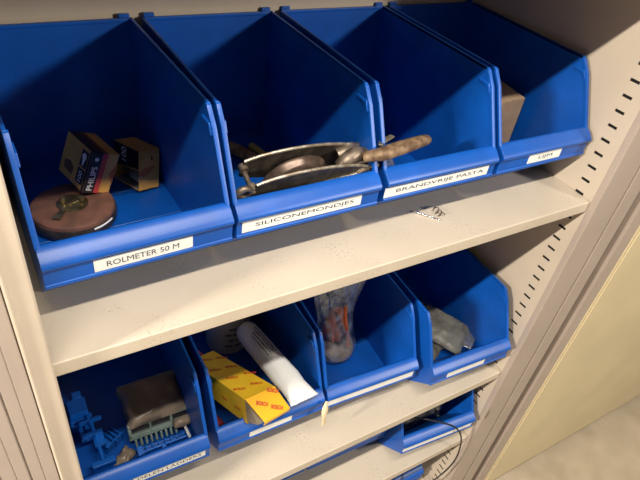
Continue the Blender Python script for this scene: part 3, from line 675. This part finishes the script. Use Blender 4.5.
# tub behind them and red pieces below
t = thing('plastic_tub', 'off-white printed tub at the back of the bin, behind the white tube', 'tub', (0.364, 0.352, zb + 0.001))
bm = bmesh.new(); lathe(bm, [(0, 0), (0.040, 0), (0.044, 0.003), (0.048, 0.100), (0.048, 0.104), (0, 0.104)], 40); obj('tub_body', bm, M['tub'], t, smooth=True)
t.scale = (1.1, 1.1, 1.1)
bm = bmesh.new(); lathe(bm, [(0, 0.1045), (0.050, 0.1045), (0.051, 0.106), (0.051, 0.113), (0.049, 0.115), (0, 0.115)], 40); obj('lid', bm, M['tub'], t, smooth=True)
for k in range(4):
    n_ = 14; bm = bmesh.new()
    a0, a1 = -118 + (k % 2) * 8, -50 - (k % 3) * 7
    for q_ in range(n_):
        if q_ % 5 == 4: continue
        for (s0, s1) in ((q_ / n_, (q_ + 0.8) / n_),):
            A0, A1 = math.radians(a0 + (a1 - a0) * s0), math.radians(a0 + (a1 - a0) * s1)
            z_ = 0.030 + k * 0.017; R_ = 0.0462 + 0.004 * z_ / 0.1 + 0.0006
            vs = [bm.verts.new((math.cos(A) * R_, math.sin(A) * R_, zz)) for A, zz in ((A0, z_), (A1, z_), (A1, z_ + 0.005), (A0, z_ + 0.005))]
            bm.faces.new(vs)
    obj('printed_line', bm, M['print_black'], t)
bm = bmesh.new(); tube(bm, spline([(0.240, 0.330, zb + 0.03), (0.262, 0.300, zb + 0.055), (0.278, 0.262, zb + 0.050), (0.295, 0.225, zb + 0.035)], 6), 0.012, 12)
o = obj('red_nozzle', bm, M['red'], smooth=True); tag(o, 'dull red plastic nozzle in shadow behind the yellow carton', 'nozzle')
bm = bmesh.new(); tube(bm, [(0.2400, 0.205, zb + 0.012), (0.262, 0.135, zb + 0.018)], [0.011, 0.008], 12)
o = obj('red_nozzle', bm, M['red'], smooth=True); tag(o, 'dull red plastic nozzle under the yellow carton near the bin front', 'nozzle')
bm = bmesh.new(); tube(bm, [(0.325, 0.275, zb + 0.012), (0.355, 0.130, zb + 0.016)], 0.0105, 12)
o = obj('yellow_tube', bm, M['yel_rub'], smooth=True); tag(o, 'dull yellow tube between yellow carton and white tube', 'tube')

# ------------------------------------------------------------------ second shelf, third bin: bag with disc and orange tape
bc = Vector((0.577, 0.208, zb + 0.026))
t = thing('parts_bag', 'clear plastic bag with orange strip and round grey-brown disc', 'plastic bag', (bc.x, bc.y, zb))
iv3 = Matrix.Translation((-bc.x, -bc.y, -zb))
rot_ = Euler((math.radians(38), math.radians(-10), 0)).to_matrix().to_4x4()
bm = bmesh.new(); lathe(bm, [(0, -0.010), (0.034, -0.010), (0.037, -0.008), (0.037, 0.009), (0.034, 0.011), (0, 0.011)], 40, mtx=Matrix.Translation((0.0, 0.0, 0.032)) @ rot_); obj('disc', bm, M['felt'], t, smooth=True)
bm = bmesh.new()
rings = []
for j, (s, rx, ry) in enumerate(((0, .020, .012), (.25, .033, .018), (.55, .034, .018), (.8, .026, .014), (1, .016, .008))):
    c = Vector((-0.008, 0.004, 0.060)).lerp(Vector((-0.006, 0.020, 0.135)), s)
    rings.append([bm.verts.new(c + Vector((math.cos(2 * math.pi * k / 20) * rx, math.sin(2 * math.pi * k / 20) * ry * (1 + .25 * math.sin(k * 2.1)), 0))) for k in range(20)])
for A, Bq in zip(rings, rings[1:]):
    for k in range(20): bm.faces.new((A[k], A[(k + 1) % 20], Bq[(k + 1) % 20], Bq[k]))
bm.faces.new(rings[0][::-1]); bm.faces.new(rings[-1]); obj('orange_roll', bm, M['orange'], t, smooth=True)['label'] = 'orange film strip'
bm = bmesh.new()
P_ = spline([(0.012, -0.024, 0.050), (0.008, -0.020, 0.085), (0.000, -0.012, 0.125), (0.000, 0.0, 0.165)], 6)
tube(bm, P_, 0.0042, 8, flat=0.5, up=(0, 1, 0)); obj('orange_fold', bm, M['orange'], t, smooth=True)
bm = bmesh.new(); rings = []
for j, (z_, rx, ry, dx, dy) in enumerate(((0.004, .040, .034, 0, 0), (0.02, .046, .040, 0, 0), (.05, .047, .040, -.002, .002), (.08, .044, .034, -.006, .006), (.12, .042, .026, -.010, .014), (.16, .050, .020, -.010, .020), (.200, .062, .016, -.004, .026), (.222, .066, .012, .000, .030))):
    ring_ = []
    for k in range(36):
        a = 2 * math.pi * k / 36; cr = 1 + 0.22 * (z_ / 0.22) * math.sin(k * 1.9 + j) + 0.06 * math.sin(k * 3.3 + j * 2)
        ring_.append(bm.verts.new((dx + math.cos(a) * rx * cr, dy + math.sin(a) * ry * cr, z_)))
    rings.append(ring_)
for A, Bq in zip(rings, rings[1:]):
    for k in range(36): bm.faces.new((A[k], A[(k + 1) % 36], Bq[(k + 1) % 36], Bq[k]))
bm.faces.new(rings[0][::-1]); obj('bag_film', bm, M['film'], t, smooth=True, angle=80, sub=1)
# tan drip between the bins
bm = bmesh.new(); tube(bm, spline([(0.4400, 0.0420, Z2 + 0.118), (0.4330, 0.0330, Z2 + 0.104), (0.4315, 0.0290, Z2 + 0.088), (0.4335, 0.0290, Z2 + 0.070), (0.4300, 0.0270, Z2 + 0.062)], 5), [.003, .004, .0055, .007, .008, .008, .0075, .007, .0065, .006, .0055, .005, .005, .005, .0055, .0052, .0048, .004, .0034, .0026, .0018], 8, flat=0.5, up=(0, 1, 0))
o = obj('glue_drip', bm, M['tan'], smooth=True); tag(o, 'dried tan glue strand hanging between two bins on second shelf', 'glue strand')

# ------------------------------------------------------------------ second shelf, fourth bin: grey packet
t = thing('grey_packet', 'flat grey packet with a clear sealed end leaning in the right-hand bin', 'packet', mtx=Matrix.Translation((0.848, 0.143, zb + 0.036)) @ Euler((math.radians(6), math.radians(4), math.radians(-58))).to_matrix().to_4x4())
pillow('packet_body', Matrix.Translation((-0.012, 0, -0.012)), 0.140, 0.100, 0.026, M['grey_pack'], None, None, crumple=0.006, seed=11, parent=t)
pillow('clear_end', Matrix.Translation((0.064, 0.012, -0.004)), 0.030, 0.058, 0.008, M['film_dusty'], None, None, nx=8, ny=8, crumple=0.003, seed=12, parent=t)
pillow('grey_packet', Matrix.Translation((0.785, 0.150, zb + 0.004)) @ Euler((math.radians(4), 0, math.radians(20))).to_matrix().to_4x4(), 0.105, 0.110, 0.024, M['grey_pack'], 'crumpled grey plastic sheet under the packet with the clear end', 'packet', crumple=0.008, seed=15)

# ------------------------------------------------------------------ third shelf: grey bags and cable
z3b = Z3 + 0.0045
pillow('grey_bag', Matrix.Translation((0.785, 0.120, z3b + 0.045)) @ Euler((math.radians(10), math.radians(-14), 0)).to_matrix().to_4x4(), 0.130, 0.100, 0.055, M['grey_bag'], 'dark grey bag in the bin beneath the cable', 'bag', crumple=0.016, seed=21)
pillow('grey_bag', Matrix.Translation((0.860, 0.110, z3b + 0.050)) @ Euler((math.radians(12), math.radians(-8), math.radians(30))).to_matrix().to_4x4(), 0.060, 0.070, 0.030, M['grey_pack'], 'lighter grey packet at the right end of the cable bin', 'bag', crumple=0.008, seed=23)
bm = bmesh.new()
cb = spline([(0.712, 0.135, z3b + 0.100), (0.735, 0.070, z3b + 0.122), (0.780, 0.030, z3b + 0.1270), (0.832, 0.0, z3b + 0.1100), (0.856, -0.016, z3b + 0.080), (0.876, -0.020, z3b + 0.020), (0.887, -0.020, z3b - 0.050), (0.880, -0.018, z3b - 0.100), (0.850, -0.014, z3b - 0.145), (0.810, -0.006, z3b - 0.185), (0.770, 0.040, z3b - 0.220)], 10)
tube(bm, cb, 0.0022, 8)
o = obj('cable', bm, M['cable'], smooth=True); tag(o, 'thin black cable looping out of the bin and over the third shelf edge', 'cable')
